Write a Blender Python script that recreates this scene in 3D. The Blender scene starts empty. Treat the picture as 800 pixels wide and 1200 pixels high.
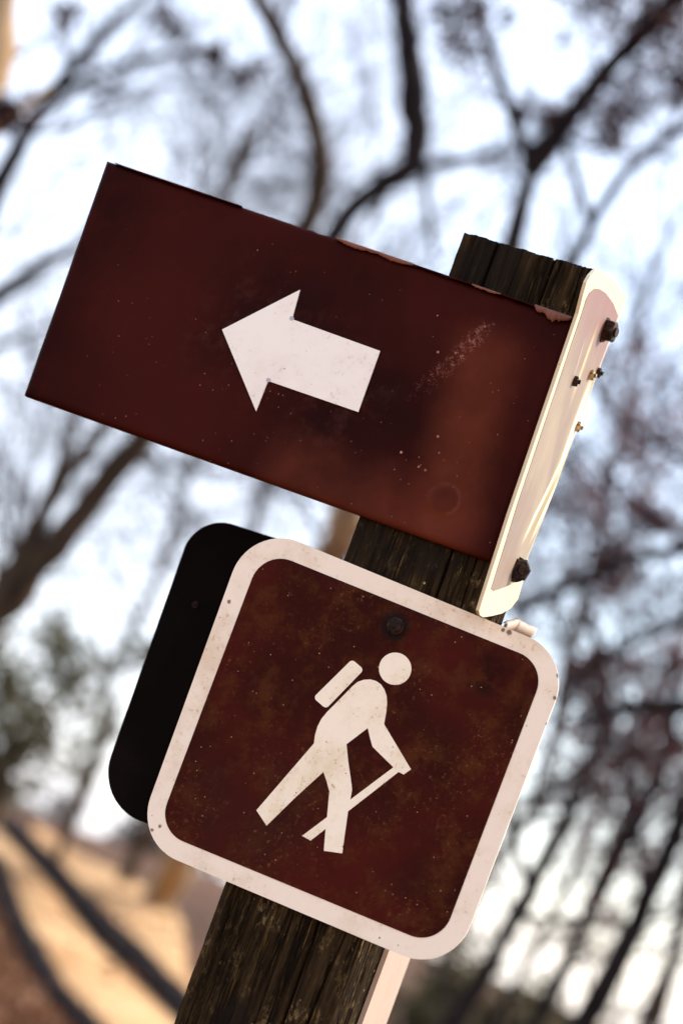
import bpy, bmesh, math, random
import numpy as np
from mathutils import Vector, Matrix

S = bpy.context.scene
COL = S.collection
R = math.radians
rnd = random.Random(7)

# ------------------------------------------------------------------ camera
W = 0.067                                  # half width of the square post
CZ = 1.45
CAM = np.array([0.4395, -2.1676, CZ])
PZ = CZ + 0.2465                           # reference height on the post
YAW, PITCH, ROLL = -0.2440, R(8.5), 0.3522
FPX = 2833.0                               # focal length in pixels of an 800 px wide frame
_f = np.array([math.sin(YAW) * math.cos(PITCH), math.cos(YAW) * math.cos(PITCH), math.sin(PITCH)])
_r = np.array([math.cos(YAW), -math.sin(YAW), 0.0])
_u = np.cross(_r, _f)
RIGHT = _r * math.cos(ROLL) + _u * math.sin(ROLL)
UP = -_r * math.sin(ROLL) + _u * math.cos(ROLL)
FWD = _f
cam_d = bpy.data.cameras.new('camera')
cam = bpy.data.objects.new('camera', cam_d)
COL.objects.link(cam)
m = Matrix.Identity(4)
for i in range(3):
    m[i][0], m[i][1], m[i][2], m[i][3] = RIGHT[i], UP[i], -FWD[i], CAM[i]
cam.matrix_world = m
cam_d.sensor_fit = 'HORIZONTAL'
cam_d.sensor_width = 24.0
cam_d.lens = FPX * 24.0 / 800.0
cam_d.clip_start = 0.05
cam_d.clip_end = 3000
cam_d.dof.use_dof = True
cam_d.dof.focus_distance = 2.17
cam_d.dof.aperture_fstop = 3.7
cam_d.dof.aperture_blades = 9
S.camera = cam

# ------------------------------------------------------------------ sky, sun, exposure
SUN_AZ = R(40)                             # from +Y towards +X: right of the signs and a little behind them
SUN_EL = R(36)
wd = bpy.data.worlds.new('World')
S.world = wd
wd.use_nodes = True
nt = wd.node_tree
bg = nt.nodes['Background']
sky = nt.nodes.new('ShaderNodeTexSky')
sky.sky_type = 'NISHITA'
sky.sun_disc = False
sky.sun_elevation = SUN_EL
sky.sun_rotation = SUN_AZ
sky.air_density = 0.9
sky.dust_density = 1.2
sky.ozone_density = 0.6
# thin high cloud, the same over the whole sky
tc = nt.nodes.new('ShaderNodeTexCoord')
cn = nt.nodes.new('ShaderNodeTexNoise'); cn.inputs['Scale'].default_value = 3.0; cn.inputs['Detail'].default_value = 5
nt.links.new(tc.outputs['Generated'], cn.inputs['Vector'])
cr = nt.nodes.new('ShaderNodeMapRange')
for _i, _v in enumerate((0.35, 0.68, 0.5, 0.9)): cr.inputs[_i + 1].default_value = _v
nt.links.new(cn.outputs[0], cr.inputs[0])
cm = nt.nodes.new('ShaderNodeMix'); cm.data_type = 'RGBA'
nt.links.new(cr.outputs[0], cm.inputs[0]); nt.links.new(sky.outputs[0], cm.inputs[6])
cm.inputs[7].default_value = (2.45, 2.62, 3.05, 1)
nt.links.new(cm.outputs[2], bg.inputs[0])
bg.inputs[1].default_value = 0.15
sl = bpy.data.lights.new('sun', 'SUN')
sl.energy = 2.0
sl.angle = R(0.5)
sl.color = (1.0, 0.90, 0.76)
sun = bpy.data.objects.new('sun', sl)
COL.objects.link(sun)
sdir = Vector((math.sin(SUN_AZ) * math.cos(SUN_EL), math.cos(SUN_AZ) * math.cos(SUN_EL), math.sin(SUN_EL)))
sun.rotation_euler = sdir.to_track_quat('Z', 'Y').to_euler()
S.view_settings.view_transform = 'Standard'
S.view_settings.look = 'None'
S.view_settings.gamma = 1.0
S.view_settings.exposure = 1.85

# ------------------------------------------------------------------ geometry of the view
def ray(px, py):
    d = FWD + RIGHT * ((px - 400) / FPX) - UP * ((py - 600) / FPX)
    return d / (d @ FWD)

def on_y(px, py, y):
    d = ray(px, py); return CAM + d * ((y - CAM[1]) / d[1])

def on_x(px, py, x):
    d = ray(px, py); return CAM + d * ((x - CAM[0]) / d[0])

def at(px, py, dist):
    return CAM + ray(px, py) * dist

def sstep(a, b, x):
    t = np.clip((x - a) / (b - a), 0, 1); return t * t * (3 - 2 * t)

def terrain(x, y):
    d = np.hypot(x, y + 2)
    h = 0.95 * sstep(11, 40, d) * sstep(-14, 4, y)
    h = h - 0.028 * np.maximum(d - 44, 0) * sstep(-14, 4, y)
    h = h + 0.10 * np.sin(x * 0.33 + 1.0) * np.sin(y * 0.27) * sstep(4, 14, d)
    return np.maximum(h, -9.0)

def on_ground(px, py):
    d = ray(px, py); t = 3.0
    while t < 90:
        p = CAM + d * t
        if p[2] <= terrain(p[0], p[1]): return p
        t += 0.05
    return CAM + d * 45

# ------------------------------------------------------------------ object helpers
def link(name, mesh, mat=None, parent=None):
    o = bpy.data.objects.new(name, mesh); COL.objects.link(o)
    if mat is not None:
        for mm in (mat if isinstance(mat, (list, tuple)) else [mat]): mesh.materials.append(mm)
    if parent is not None: o.parent = parent
    return o

def tag(o, label=None, cat=None, group=None, kind=None):
    if label: o['label'] = label
    if cat: o['category'] = cat
    if group: o['group'] = group
    if kind: o['kind'] = kind
    return o

def thing(name, loc, label, cat, group=None):
    o = bpy.data.objects.new(name, None); o.empty_display_size = 0.1
    o.location = loc; COL.objects.link(o)
    return tag(o, label, cat, group)

def mesh_np(name, V, F, smooth=False):
    me = bpy.data.meshes.new(name)
    V = np.asarray(V, dtype=np.float32); F = np.asarray(F, dtype=np.int32)
    n = F.shape[1]
    me.vertices.add(len(V)); me.vertices.foreach_set('co', V.ravel())
    me.loops.add(F.size); me.loops.foreach_set('vertex_index', F.ravel())
    me.polygons.add(len(F))
    me.polygons.foreach_set('loop_start', np.arange(0, F.size, n, dtype=np.int32))
    me.polygons.foreach_set('loop_total', np.full(len(F), n, dtype=np.int32))
    if smooth: me.polygons.foreach_set('use_smooth', np.ones(len(F), dtype=bool))
    me.update(calc_edges=True); me.validate()
    return me

def prism(name, outline, direction, bevel=0.0):
    """closed polygon outline (list of 3-D points) thickened along direction (front face is the outline itself)"""
    bm = bmesh.new()
    vs = [bm.verts.new(p) for p in outline]
    f = bm.faces.new(vs)
    r = bmesh.ops.extrude_face_region(bm, geom=[f])
    for v in r['geom']:
        if isinstance(v, bmesh.types.BMVert): v.co += Vector(direction)
    if bevel:
        es = [e for e in bm.edges if all(abs((v.co - Vector(direction)).length) >= 0 for v in e.verts) and len(e.link_faces) == 2
              and e.calc_face_angle(0) > 1.2]
        bmesh.ops.bevel(bm, geom=es, offset=bevel, segments=2, affect='EDGES', profile=0.6)
    bmesh.ops.recalc_face_normals(bm, faces=bm.faces)
    big = [f for f in bm.faces if len(f.verts) > 4]
    bmesh.ops.triangulate(bm, faces=big)
    me = bpy.data.meshes.new(name); bm.to_mesh(me); bm.free()
    return me

def rounded(corners, radii, n=10):
    """rounded polygon through 3-D corners"""
    out = []; k = len(corners)
    for i in range(k):
        p, a, b = (np.array(c, float) for c in (corners[i], corners[i - 1], corners[(i + 1) % k]))
        u = (a - p); u /= np.linalg.norm(u); v = (b - p); v /= np.linalg.norm(v)
        r = radii[i] if isinstance(radii, (list, tuple)) else radii
        if r <= 0: out.append(p); continue
        ang = math.acos(np.clip(u @ v, -1, 1)); t = r / math.tan(ang / 2)
        bis = (u + v) / np.linalg.norm(u + v); c = p + bis * (r / math.sin(ang / 2))
        s, e = p + u * t - c, p + v * t - c
        s /= np.linalg.norm(s); e /= np.linalg.norm(e); w = math.acos(np.clip(s @ e, -1, 1))
        for q in range(n + 1):
            f = q / n
            out.append(c + r * (math.sin((1 - f) * w) * s + math.sin(f * w) * e) / math.sin(w))
    return out

def isect(p, q, r, s):
    p, q, r, s = (np.array(v, float) for v in (p, q, r, s))
    t = np.linalg.solve(np.array([q - p, -(s - r)]).T, r - p)
    return p + t[0] * (q - p)

# ------------------------------------------------------------------ material helper
class Mat:
    def __init__(s, name):
        s.m = bpy.data.materials.new(name); s.m.use_nodes = True
        s.t = s.m.node_tree; s.b = s.t.nodes['Principled BSDF']
        s.co = s.n('ShaderNodeTexCoord').outputs['Object']
    def n(s, k, **kw):
        nd = s.t.nodes.new(k)
        for a, b in kw.items(): setattr(nd, a, b)
        return nd
    def put(s, sock, v):
        if isinstance(v, bpy.types.NodeSocket): s.t.links.new(v, sock)
        else:
            if isinstance(v, (tuple, list)) and len(v) == 3 and sock.type == 'RGBA': v = (*v, 1)
            sock.default_value = v
    def map(s, scale=(1, 1, 1), rot=(0, 0, 0), loc=(0, 0, 0), vec=None):
        nd = s.n('ShaderNodeMapping'); s.put(nd.inputs[0], vec or s.co)
        nd.inputs['Scale'].default_value = scale; nd.inputs['Rotation'].default_value = rot; nd.inputs['Location'].default_value = loc
        return nd.outputs[0]
    def noise(s, scale, detail=4, rough=0.55, vec=None, dist=0.0):
        nd = s.n('ShaderNodeTexNoise'); s.put(nd.inputs['Vector'], vec or s.co)
        nd.inputs['Scale'].default_value = scale; nd.inputs['Detail'].default_value = detail
        nd.inputs['Roughness'].default_value = rough; nd.inputs['Distortion'].default_value = dist
        return nd.outputs[0]
    def voro(s, scale, vec=None, feature='F1'):
        nd = s.n('ShaderNodeTexVoronoi', feature=feature); s.put(nd.inputs['Vector'], vec or s.co)
        nd.inputs['Scale'].default_value = scale
        return nd
    def rng(s, v, a, b, c=0.0, d=1.0):
        nd = s.n('ShaderNodeMapRange', interpolation_type='SMOOTHSTEP'); s.put(nd.inputs[0], v)
        for i, x in enumerate((a, b, c, d)): nd.inputs[i + 1].default_value = x
        return nd.outputs[0]
    def math(s, op, a, b=0.0, c=0.0):
        nd = s.n('ShaderNodeMath', operation=op)
        for i, x in enumerate((a, b, c)): s.put(nd.inputs[i], x)
        return nd.outputs[0]
    def mul(s, a, b): return s.math('MULTIPLY', a, b)
    def mix(s, fac, a, b):
        nd = s.n('ShaderNodeMix', data_type='RGBA'); s.put(nd.inputs[0], fac)
        s.put(nd.inputs[6], a); s.put(nd.inputs[7], b); return nd.outputs[2]
    def xyz(s, vec=None):
        nd = s.n('ShaderNodeSeparateXYZ'); s.put(nd.inputs[0], vec or s.co); return nd.outputs
    def bump(s, h, strength=0.3, dist=0.001):
        nd = s.n('ShaderNodeBump'); s.put(nd.inputs['Height'], h)
        nd.inputs['Strength'].default_value = strength; nd.inputs['Distance'].default_value = dist
        s.put(s.b.inputs['Normal'], nd.outputs[0])
    def done(s, color=None, rough=None, spec=None, metal=None, coat=None):
        for k, v in (('Base Color', color), ('Roughness', rough), ('Specular IOR Level', spec), ('Metallic', metal), ('Coat Weight', coat)):
            if v is not None: s.put(s.b.inputs[k], v)
        return s.m
    def specks(s, scale, size, keep, vec=None):
        """sparse little dots: 1 inside a dot"""
        v = s.voro(scale, vec)
        dot = s.rng(v.outputs['Distance'], size, size * 0.6)
        wn = s.xyz(v.outputs['Color'])[0]
        return s.mul(dot, s.math('GREATER_THAN', wn, 1 - keep))

def px_local(pt, c): return (pt[0] - c[0], pt[1] - c[1], pt[2] - c[2])

# sign film of the arrow board --------------------------------------------------
ARROW_Y = -W - 0.010
A_TL, A_TR, A_BR, A_BL = [on_y(x, y, ARROW_Y) for x, y in ((125, 188), (673, 374.5), (575, 658), (28, 462.5))]
A_C = (A_TL + A_TR + A_BR + A_BL) / 4
H_Y = -W - 0.006
_L = ((278, 655), (175, 938)); _T = ((340, 631), (560, 722)); _R = ((658.5, 800), (545, 1100)); _B = ((194, 1003), (479, 1123.5))
H_OUT = [on_y(*isect(*a, *b), H_Y) for a, b in ((_T, _L), (_T, _R), (_B, _R), (_B, _L))]
H_C = sum(H_OUT) / 4

def seg_mask(M, p, q, width, noise_amt=0.006, ax=0, end=0.03):
    """soft mask round the segment p-q (local x, z)"""
    p, q = np.array(p), np.array(q); L = np.linalg.norm(q - p); d = (q - p) / L
    o = M.xyz()
    wob = M.math('SUBTRACT', M.noise(38, 3), 0.5)
    X = M.math('SUBTRACT', o[ax], float(p[0])); Z = M.math('SUBTRACT', o[2], float(p[1]))
    along = M.math('ADD', M.mul(X, float(d[0])), M.mul(Z, float(d[1])))
    perp = M.math('ADD', M.math('ADD', M.mul(X, float(-d[1])), M.mul(Z, float(d[0]))), M.mul(wob, noise_amt * 2))
    a = M.rng(M.math('ABSOLUTE', perp), width, width * 0.15)
    b = M.mul(M.rng(along, -0.01, end), M.rng(along, L + 0.01, L - end))
    return M.mul(a, b)

def disc_mask(M, c, r0, r1):
    o = M.xyz()
    X = M.math('SUBTRACT', o[0], float(c[0])); Z = M.math('SUBTRACT', o[2], float(c[1]))
    d = M.math('SQRT', M.math('ADD', M.mul(X, X), M.mul(Z, Z)))
    d = M.math('ADD', d, M.mul(M.math('SUBTRACT', M.noise(70, 3), 0.5), 0.006))
    return M.rng(d, r0, r1)

def loc2(px, py, y, c):
    p = on_y(px, py, y); return (p[0] - c[0], p[2] - c[2])

def mat_arrow_film():
    M = Mat('brown sign film')
    big = M.noise(5.5, 3, 0.5, vec=M.map(loc=(3.1, 0, 1.7)))
    mid = M.noise(24, 6, 0.62)
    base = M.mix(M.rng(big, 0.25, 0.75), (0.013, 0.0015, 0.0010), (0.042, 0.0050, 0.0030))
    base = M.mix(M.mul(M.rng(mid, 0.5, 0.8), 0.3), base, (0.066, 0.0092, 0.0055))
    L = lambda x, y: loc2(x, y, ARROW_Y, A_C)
    # reflection falloff painted in: warm band over the post, orange band along the bottom
    warm_sheen = seg_mask(M, L(578, 380), L(508, 650), 0.048, 0.006)
    base = M.mix(M.mul(warm_sheen, M.rng(M.noise(30, 5), 0.25, 0.75, 0.4, 0.65)), base, (0.130, 0.029, 0.013))
    low_sheen = seg_mask(M, L(300, 545), L(560, 645), 0.06, 0.016)
    base = M.mix(M.mul(low_sheen, M.rng(M.noise(14, 5), 0.3, 0.7, 0.25, 0.55)), base, (0.135, 0.029, 0.015))
    halo = seg_mask(M, L(235, 350), L(440, 500), 0.08, 0.02)
    base = M.mix(M.mul(halo, M.rng(M.noise(55, 6, 0.7), 0.45, 0.75, 0.0, 0.4)), base, (0.085, 0.028, 0.021))
    # scuff of fine scratches
    pa, pb = L(572, 382), L(478, 470); ang = math.atan2(pb[1] - pa[1], pb[0] - pa[0])
    sc = seg_mask(M, pa, pb, 0.011, 0.005)
    o_ = M.xyz()
    dens = M.rng(M.math('ADD', M.mul(o_[0], math.cos(ang)), M.mul(o_[2], math.sin(ang))), pa[0] * math.cos(ang) + pa[1] * math.sin(ang) - 0.02, pb[0] * math.cos(ang) + pb[1] * math.sin(ang), 0.0, 0.085)
    for rot_, scl in ((ang, (330, 330, 1300)), (ang + 0.6, (450, 450, 1250))):
        st = M.noise(1.0, 4, 0.75, vec=M.map(scale=scl, rot=(0, rot_, 0)))
        base = M.mix(M.mul(sc, M.mul(M.rng(M.math('SUBTRACT', st, dens), 0.49, 0.56), M.rng(M.noise(170, 4, 0.7), 0.46, 0.62, 0.0, 0.8))), base, (0.55, 0.24, 0.19))
    sc2 = seg_mask(M, L(575, 378), L(440, 560), 0.05, 0.01)
    base = M.mix(M.mul(sc2, M.specks(150, 0.22, 0.10)), base, (0.42, 0.2, 0.15))
    # ring stain of the bolt head pressing through
    ring = M.math('SUBTRACT', disc_mask(M, L(520, 585), 0.0175, 0.0145), disc_mask(M, L(520, 585), 0.0145, 0.0125))
    base = M.mix(M.mul(M.mul(ring, M.rng(M.noise(35, 4), 0.45, 0.65)), 0.4), base, (0.16, 0.05, 0.03))
    base = M.mix(M.mul(disc_mask(M, L(521, 586), 0.014, 0.009), 0.35), base, (0.035, 0.006, 0.004))
    base = M.mix(M.mul(M.specks(60, 0.04, 0.2), 0.8), base, (0.55, 0.38, 0.32))
    base = M.mix(M.mul(M.mul(M.specks(230, 0.16, 0.12), M.rng(M.noise(7, 3), 0.45, 0.6)), 0.55), base, (0.4, 0.22, 0.17))
    M.bump(M.math('ADD', M.noise(9, 2), M.mul(M.noise(600, 2), 0.02)), 0.35, 0.004)
    return M.done(base, M.rng(mid, 0.3, 0.8, 0.42, 0.6), 0.035)

def mat_hiker_film():
    M = Mat('weathered brown sign paint')
    big = M.noise(7, 4, 0.6, vec=M.map(loc=(0.4, 0, 5.2)))
    mid = M.noise(30, 8, 0.7)
    base = M.mix(M.rng(big, 0.35, 0.65), (0.026, 0.0042, 0.0025), (0.052, 0.0062, 0.0042))
    base = M.mix(M.mul(M.rng(mid, 0.46, 0.66), 0.72), base, (0.066, 0.0190, 0.0058))
    base = M.mix(M.mul(M.rng(M.noise(4.5, 5, 0.6), 0.5, 0.7), 0.5), base, (0.022, 0.008, 0.006))
    base = M.mix(M.mul(M.mul(M.rng(M.noise(210, 5, 0.8), 0.54, 0.70), M.rng(M.noise(16, 4), 0.42, 0.62)), 0.7), base, (0.17, 0.065, 0.022))
    L = lambda x, y: loc2(x, y, H_Y, H_C)
    base = M.mix(M.mul(disc_mask(M, L(571, 790), 0.026, 0.010), M.rng(M.noise(45, 5, 0.7), 0.40, 0.58, 0.1, 0.85)), base, (0.012, 0.003, 0.0025))
    base = M.mix(M.mul(disc_mask(M, L(463, 734), 0.017, 0.009), 0.9), base, (0.010, 0.006, 0.005))
    base = M.mix(M.mul(M.specks(75, 0.045, 0.2), 0.8), base, (0.55, 0.42, 0.32))
    base = M.mix(M.mul(M.specks(260, 0.18, 0.05), 0.6), base, (0.42, 0.28, 0.16))
    M.bump(M.math('ADD', M.noise(8, 2), M.mul(M.noise(300, 4, 0.7), 0.05)), 0.3, 0.004)
    return M.done(base, M.rng(mid, 0.3, 0.8, 0.5, 0.65), 0.03)

def mat_white(name, col, dirt=(0.42, 0.30, 0.2), amount=0.5, rough=0.5, spec=0.3, border=False):
    M = Mat(name)
    n1 = M.noise(18, 5, 0.65); n2 = M.noise(220, 4, 0.7)
    c = M.mix(M.mul(M.rng(n1, 0.42, 0.75), amount * 0.6), col, tuple(a * b ** 0.35 for a, b in zip(col, dirt)))
    c = M.mix(M.mul(M.mul(M.rng(n2, 0.55, 0.72), M.rng(n1, 0.42, 0.62)), amount), c, dirt)
    c = M.mix(M.mul(M.specks(70, 0.07, 0.3), amount), c, (0.10, 0.06, 0.04))
    c = M.mix(M.mul(M.specks(190, 0.14, 0.05), amount), c, (0.25, 0.14, 0.08))
    if border:
        for x, y, rr in ((187, 969, 2.6), (178, 973, 2.2), (184, 996, 3.0), (191, 1001, 2.2), (597, 741, 4.0), (602, 733, 2.5), (589, 738, 2.0), (654, 792, 3.2), (650, 818, 2.5), (641, 848, 2.5), (560, 712, 3.0), (268, 705, 1.6), (562, 1065, 2.4), (225, 640, 1.8)):
            k_ = loc2(x, y, H_Y, H_C)
            c = M.mix(M.mul(disc_mask(M, k_, rr / 1500 + 0.0008, rr / 3600), 0.85), c, (0.075, 0.035, 0.018))
        e = M.noise(26, 5, 0.75)
        c = M.mix(M.mul(M.rng(e, 0.60, 0.72), 0.5), c, (0.48, 0.31, 0.19))
    M.bump(M.math('ADD', M.noise(9, 2), M.mul(n2, 0.04)), 0.25, 0.003)
    return M.done(c, rough, spec)

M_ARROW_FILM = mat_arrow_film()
M_HIKER_FILM = mat_hiker_film()
M_ARROW_WHITE = mat_white('white arrow film', (0.82, 0.755, 0.69), (0.46, 0.34, 0.28), 0.6, 0.5, 0.1)
M_BORDER = mat_white('aged white sign paint', (0.79, 0.675, 0.555), (0.36, 0.23, 0.11), 1.0, 0.6, 0.1, True)
M_PICTO = mat_white('cream white symbol paint', (0.83, 0.725, 0.585), (0.40, 0.27, 0.10), 1.0, 0.6, 0.1)
M_SIDE = mat_white('pale side sign paint', (0.58, 0.485, 0.335), (0.6, 0.4, 0.25), 0.3, 0.65, 0.12)
M_STRIP = mat_white('dusty pink strip paint', (0.42, 0.32, 0.25), (0.3, 0.2, 0.12), 0.5, 0.65, 0.1)
M_TORN = mat_white('torn film backing', (0.20, 0.085, 0.062), (0.07, 0.02, 0.015), 1.0, 0.7, 0.05)

SX_ = W + 0.005
SIDE_C = on_x(650, 520, SX_)
def mat_side_inset():
    M = Mat('faded brown film with sun glare')  # sun glare painted in as pale colour and streaks over the faded brown
    st = M.noise(26, 5, 0.65, vec=M.map(scale=(1, 5, 0.3), rot=(R(4), 0, 0)))
    base = M.mix(M.rng(M.noise(9, 4), 0.35, 0.7), (0.215, 0.150, 0.112), (0.295, 0.228, 0.150))
    base = M.mix(M.mul(M.rng(st, 0.5, 0.7), 0.3), base, (0.40, 0.30, 0.21))
    o = M.xyz()
    base = M.mix(M.mul(M.rng(o[2], 0.05, 0.15), 0.8), base, (0.215, 0.098, 0.088))
    S2 = lambda x, y: tuple(float(v) for v in (on_x(x, y, SX_) - SIDE_C)[1:])
    for a, b, w_, col in (((697, 432), (622, 640), 0.015, (0.36, 0.29, 0.115)), ((694, 440), (650, 562), 0.0085, (0.85, 0.80, 0.66)), ((660, 535), (611, 636), 0.0042, (0.80, 0.72, 0.48)),
                          ((669, 530), (621, 634), 0.0042, (0.84, 0.77, 0.56)), ((690, 470), (664, 560), 0.0070, (0.85, 0.80, 0.66)), ((652, 560), (616, 640), 0.0030, (0.26, 0.20, 0.05)),
                          ((700, 380), (668, 470), 0.0040, (0.60, 0.47, 0.22)), ((684, 400), (672, 440), 0.0025, (0.70, 0.55, 0.35)), ((610, 650), (598, 684), 0.006, (0.50, 0.42, 0.20))):
        mk = seg_mask(M, S2(*a), S2(*b), w_ * 1.9, 0.003, 1, 0.04)
        base = M.mix(M.mul(mk, M.rng(M.noise(60, 4, 0.7, vec=M.map(scale=(1, 3, 0.3))), 0.30, 0.50, 0.55, 1.0)), base, col)
    M.bump(st, 0.15, 0.001)
    return M.done(base, 0.6, 0.10)
M_SIDE_INSET = mat_side_inset()

def mat_black():
    M = Mat('dark painted sign back')
    c = M.mix(M.rng(M.noise(14, 4), 0.4, 0.7), (0.0045, 0.0032, 0.003), (0.0075, 0.005, 0.0045))
    c = M.mix(M.mul(M.specks(60, 0.07, 0.2), 0.5), c, (0.12, 0.09, 0.09))
    return M.done(c, 0.8, 0.02)
M_BLACK = mat_black()

def mat_rust():
    M = Mat('rusty iron')
    n = M.noise(160, 5, 0.7)
    c = M.mix(M.rng(n, 0.42, 0.65), (0.010, 0.006, 0.005), (0.055, 0.022, 0.011))
    M.bump(n, 0.8, 0.0015)
    return M.done(c, 0.75, 0.15, 0.0)
M_RUST = mat_rust()
def mat_brass():
    M = Mat('worn brass screw'); n = M.noise(300, 3)
    return M.done(M.mix(M.rng(n, 0.4, 0.6), (0.10, 0.06, 0.03), (0.55, 0.38, 0.18)), 0.45, 0.5, 0.6)
M_BRASS = mat_brass()

def mat_wood():
    M = Mat('weathered post wood')
    g = M.noise(9, 6, 0.65, vec=M.map(scale=(14, 14, 0.55)))
    fine = M.noise(30, 5, 0.7, vec=M.map(scale=(18, 18, 0.9)))
    blot = M.noise(16, 6, 0.7)
    c = M.mix(M.rng(g, 0.36, 0.66), (0.005, 0.0032, 0.002), (0.042, 0.025, 0.012))
    c = M.mix(M.mul(M.rng(fine, 0.52, 0.70), 0.6), c, (0.105, 0.062, 0.022))
    c = M.mix(M.mul(M.rng(blot, 0.54, 0.70), 0.55), c, (0.042, 0.029, 0.012))
    lich = M.mul(M.rng(M.noise(90, 6, 0.8, vec=M.map(scale=(1, 1, 0.5))), 0.52, 0.66), M.rng(M.noise(13, 4), 0.44, 0.60))
    c = M.mix(M.mul(lich, 0.85), c, (0.23, 0.155, 0.070))
    gold = M.mul(M.rng(M.noise(11, 6, 0.75, vec=M.map(scale=(20, 20, 0.8), loc=(4, 4, 4))), 0.60, 0.70), M.rng(M.noise(8, 3, vec=M.map(loc=(1, 7, 3))), 0.42, 0.56))
    c = M.mix(M.mul(gold, 0.9), c, (0.32, 0.18, 0.055))
    c = M.mix(M.mul(M.rng(M.noise(7, 3, vec=M.map(loc=(2, 5, 1))), 0.55, 0.66), 0.7), c, (0.010, 0.008, 0.007))
    c = M.mix(M.specks(90, 0.13, 0.07), c, (0.36, 0.25, 0.13))
    M.bump(M.math('ADD', fine, M.mul(M.noise(260, 5, 0.75, vec=M.map(scale=(1, 1, 0.25))), 0.6)), 0.9, 0.003)
    return M.done(c, 0.9, 0.03)
M_WOOD = mat_wood()

# ------------------------------------------------------------------ wooden post
def vnoise(shape_uv, seed):
    u, v = shape_uv
    rs = np.random.RandomState(seed); T = rs.rand(256, 256)
    iu, iv = np.floor(u).astype(int), np.floor(v).astype(int)
    fu, fv = u - iu, v - iv; fu = fu * fu * (3 - 2 * fu); fv = fv * fv * (3 - 2 * fv)
    g = lambda a, b: T[a % 256, b % 256]
    return (g(iu, iv) * (1 - fu) + g(iu + 1, iv) * fu) * (1 - fv) + (g(iu, iv + 1) * (1 - fu) + g(iu + 1, iv + 1) * fu) * fv

ZTOP = PZ + 0.3612
def build_post():
    n = 210; per = []                                     # perimeter, counter-clockwise from front-left
    rad = 0.004
    pts = rounded([(-W, -W, 0), (W, -W, 0), (W, W, 0), (-W, W, 0)], [0.005, 0.003, 0.006, 0.006], 4)
    # resample along the perimeter
    P = np.array(pts + [pts[0]]); L = np.concatenate([[0], np.cumsum(np.linalg.norm(np.diff(P, axis=0), axis=1))])
    s = np.linspace(0, L[-1], 4 * n + 1)[:-1]
    X = np.interp(s, L, P[:, 0]); Y = np.interp(s, L, P[:, 1])
    z = np.concatenate([np.linspace(-0.4, 1.15, 14)[:-1], np.linspace(1.15, ZTOP, 260)])
    SX, Z = np.meshgrid(s, z); XX, ZZ = np.meshgrid(X, z); YY, _ = np.meshgrid(Y, z)
    NX = np.where(np.abs(XX) > W - 0.004, np.sign(XX), 0.0); NY = np.where(np.abs(YY) > W - 0.004, np.sign(YY), 0.0)
    nl = np.maximum(np.hypot(NX, NY), 1e-6); NX, NY = NX / nl, NY / nl
    d = (vnoise((SX * 420, Z * 7), 1) - 0.5) * 0.0008 + (vnoise((SX * 90, Z * 4), 2) - 0.5) * 0.0010 + (vnoise((SX * 900, Z * 90), 3) - 0.5) * 0.0009
    front = (YY < -W + 0.004) & (np.abs(XX) < W - 0.002)
    fr = (XX + W) / (2 * W)
    def crack(f0, wob, width, depth, z0, z1, seed):
        c = f0 + (vnoise((Z * 9, Z * 0 + seed), seed) - 0.5) * wob
        k = np.exp(-((fr - c) / width) ** 2) * sstep(z0 - 0.03, z0 + 0.02, Z) * (1 - sstep(z1 - 0.02, z1 + 0.03, Z))
        return -depth * k * front
    d += crack(0.26, 0.02, 0.0065, 0.009, 1.86, 3, 11)
    d += crack(0.68, 0.03, 0.007, 0.012, 0.5, 3, 12)
    d += crack(0.50, 0.05, 0.005, 0.003, 0.8, 1.52, 13) + crack(0.12, 0.05, 0.005, 0.003, 0.8, 1.5, 14) + crack(0.86, 0.05, 0.005, 0.004, 0.9, 3, 15)
    d += crack(0.45, 0.03, 0.004, 0.002, 1.93, 3, 16)
    right = (XX > W - 0.004)
    d += -0.006 * np.exp(-((YY + W * 0.72) / 0.004) ** 2) * right - 0.010 * np.exp(-((YY + W * 0.1) / 0.005) ** 2) * right
    # weathered splinter along the front right arris
    edge = np.exp(-(((XX - W) / 0.006) ** 2 + ((YY + W) / 0.006) ** 2))
    d -= edge * 0.005 * vnoise((Z * 30, Z * 0), 21)
    XX = XX + NX * d; YY = YY + NY * d
    # uneven sawn top
    topw = sstep(ZTOP - 0.03, ZTOP, Z)
    ZZ = ZZ + topw * ((vnoise((SX * 160, SX * 0 + 3), 31) - 0.5) * 0.0012 - (vnoise((SX * 700, SX * 0 + 8), 32)) * 0.0008 - 0.003 * np.exp(-((fr - 0.0) / 0.05) ** 2) * front)
    nz, ns = Z.shape
    V = np.stack([XX, YY, ZZ], -1).reshape(-1, 3)
    i = np.arange(nz - 1)[:, None] * ns; j = np.arange(ns)[None, :]; j2 = (j + 1) % ns
    F = np.stack([i + j, i + j2, i + ns + j2, i + ns + j], -1).reshape(-1, 4)
    # top: two inner rings of the sawn end
    base = (nz - 1) * ns; last = V[base:base + ns]
    c = last.mean(0); ring = c + (last - c) * 0.5; ring[:, 2] += 0.002
    mid = c + (last - c) * 0.02
    off = len(V); V = np.concatenate([V, ring, mid])
    for a, b in ((base, off), (off, off + ns)):
        F = np.concatenate([F, np.stack([a + j[0], a + j2[0], b + j2[0], b + j[0]], -1)])
    me = mesh_np('wooden_post', V, F, True)
    o = link('wooden_post', me, M_WOOD)
    return tag(o, 'weathered dark square wooden post with split grain carrying the signs', 'post')
build_post()

# ------------------------------------------------------------------ arrow board
def bil(u, v):
    return A_TL * (1 - u) * (1 - v) + A_TR * u * (1 - v) + A_BR * u * v + A_BL * (1 - u) * v

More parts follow.
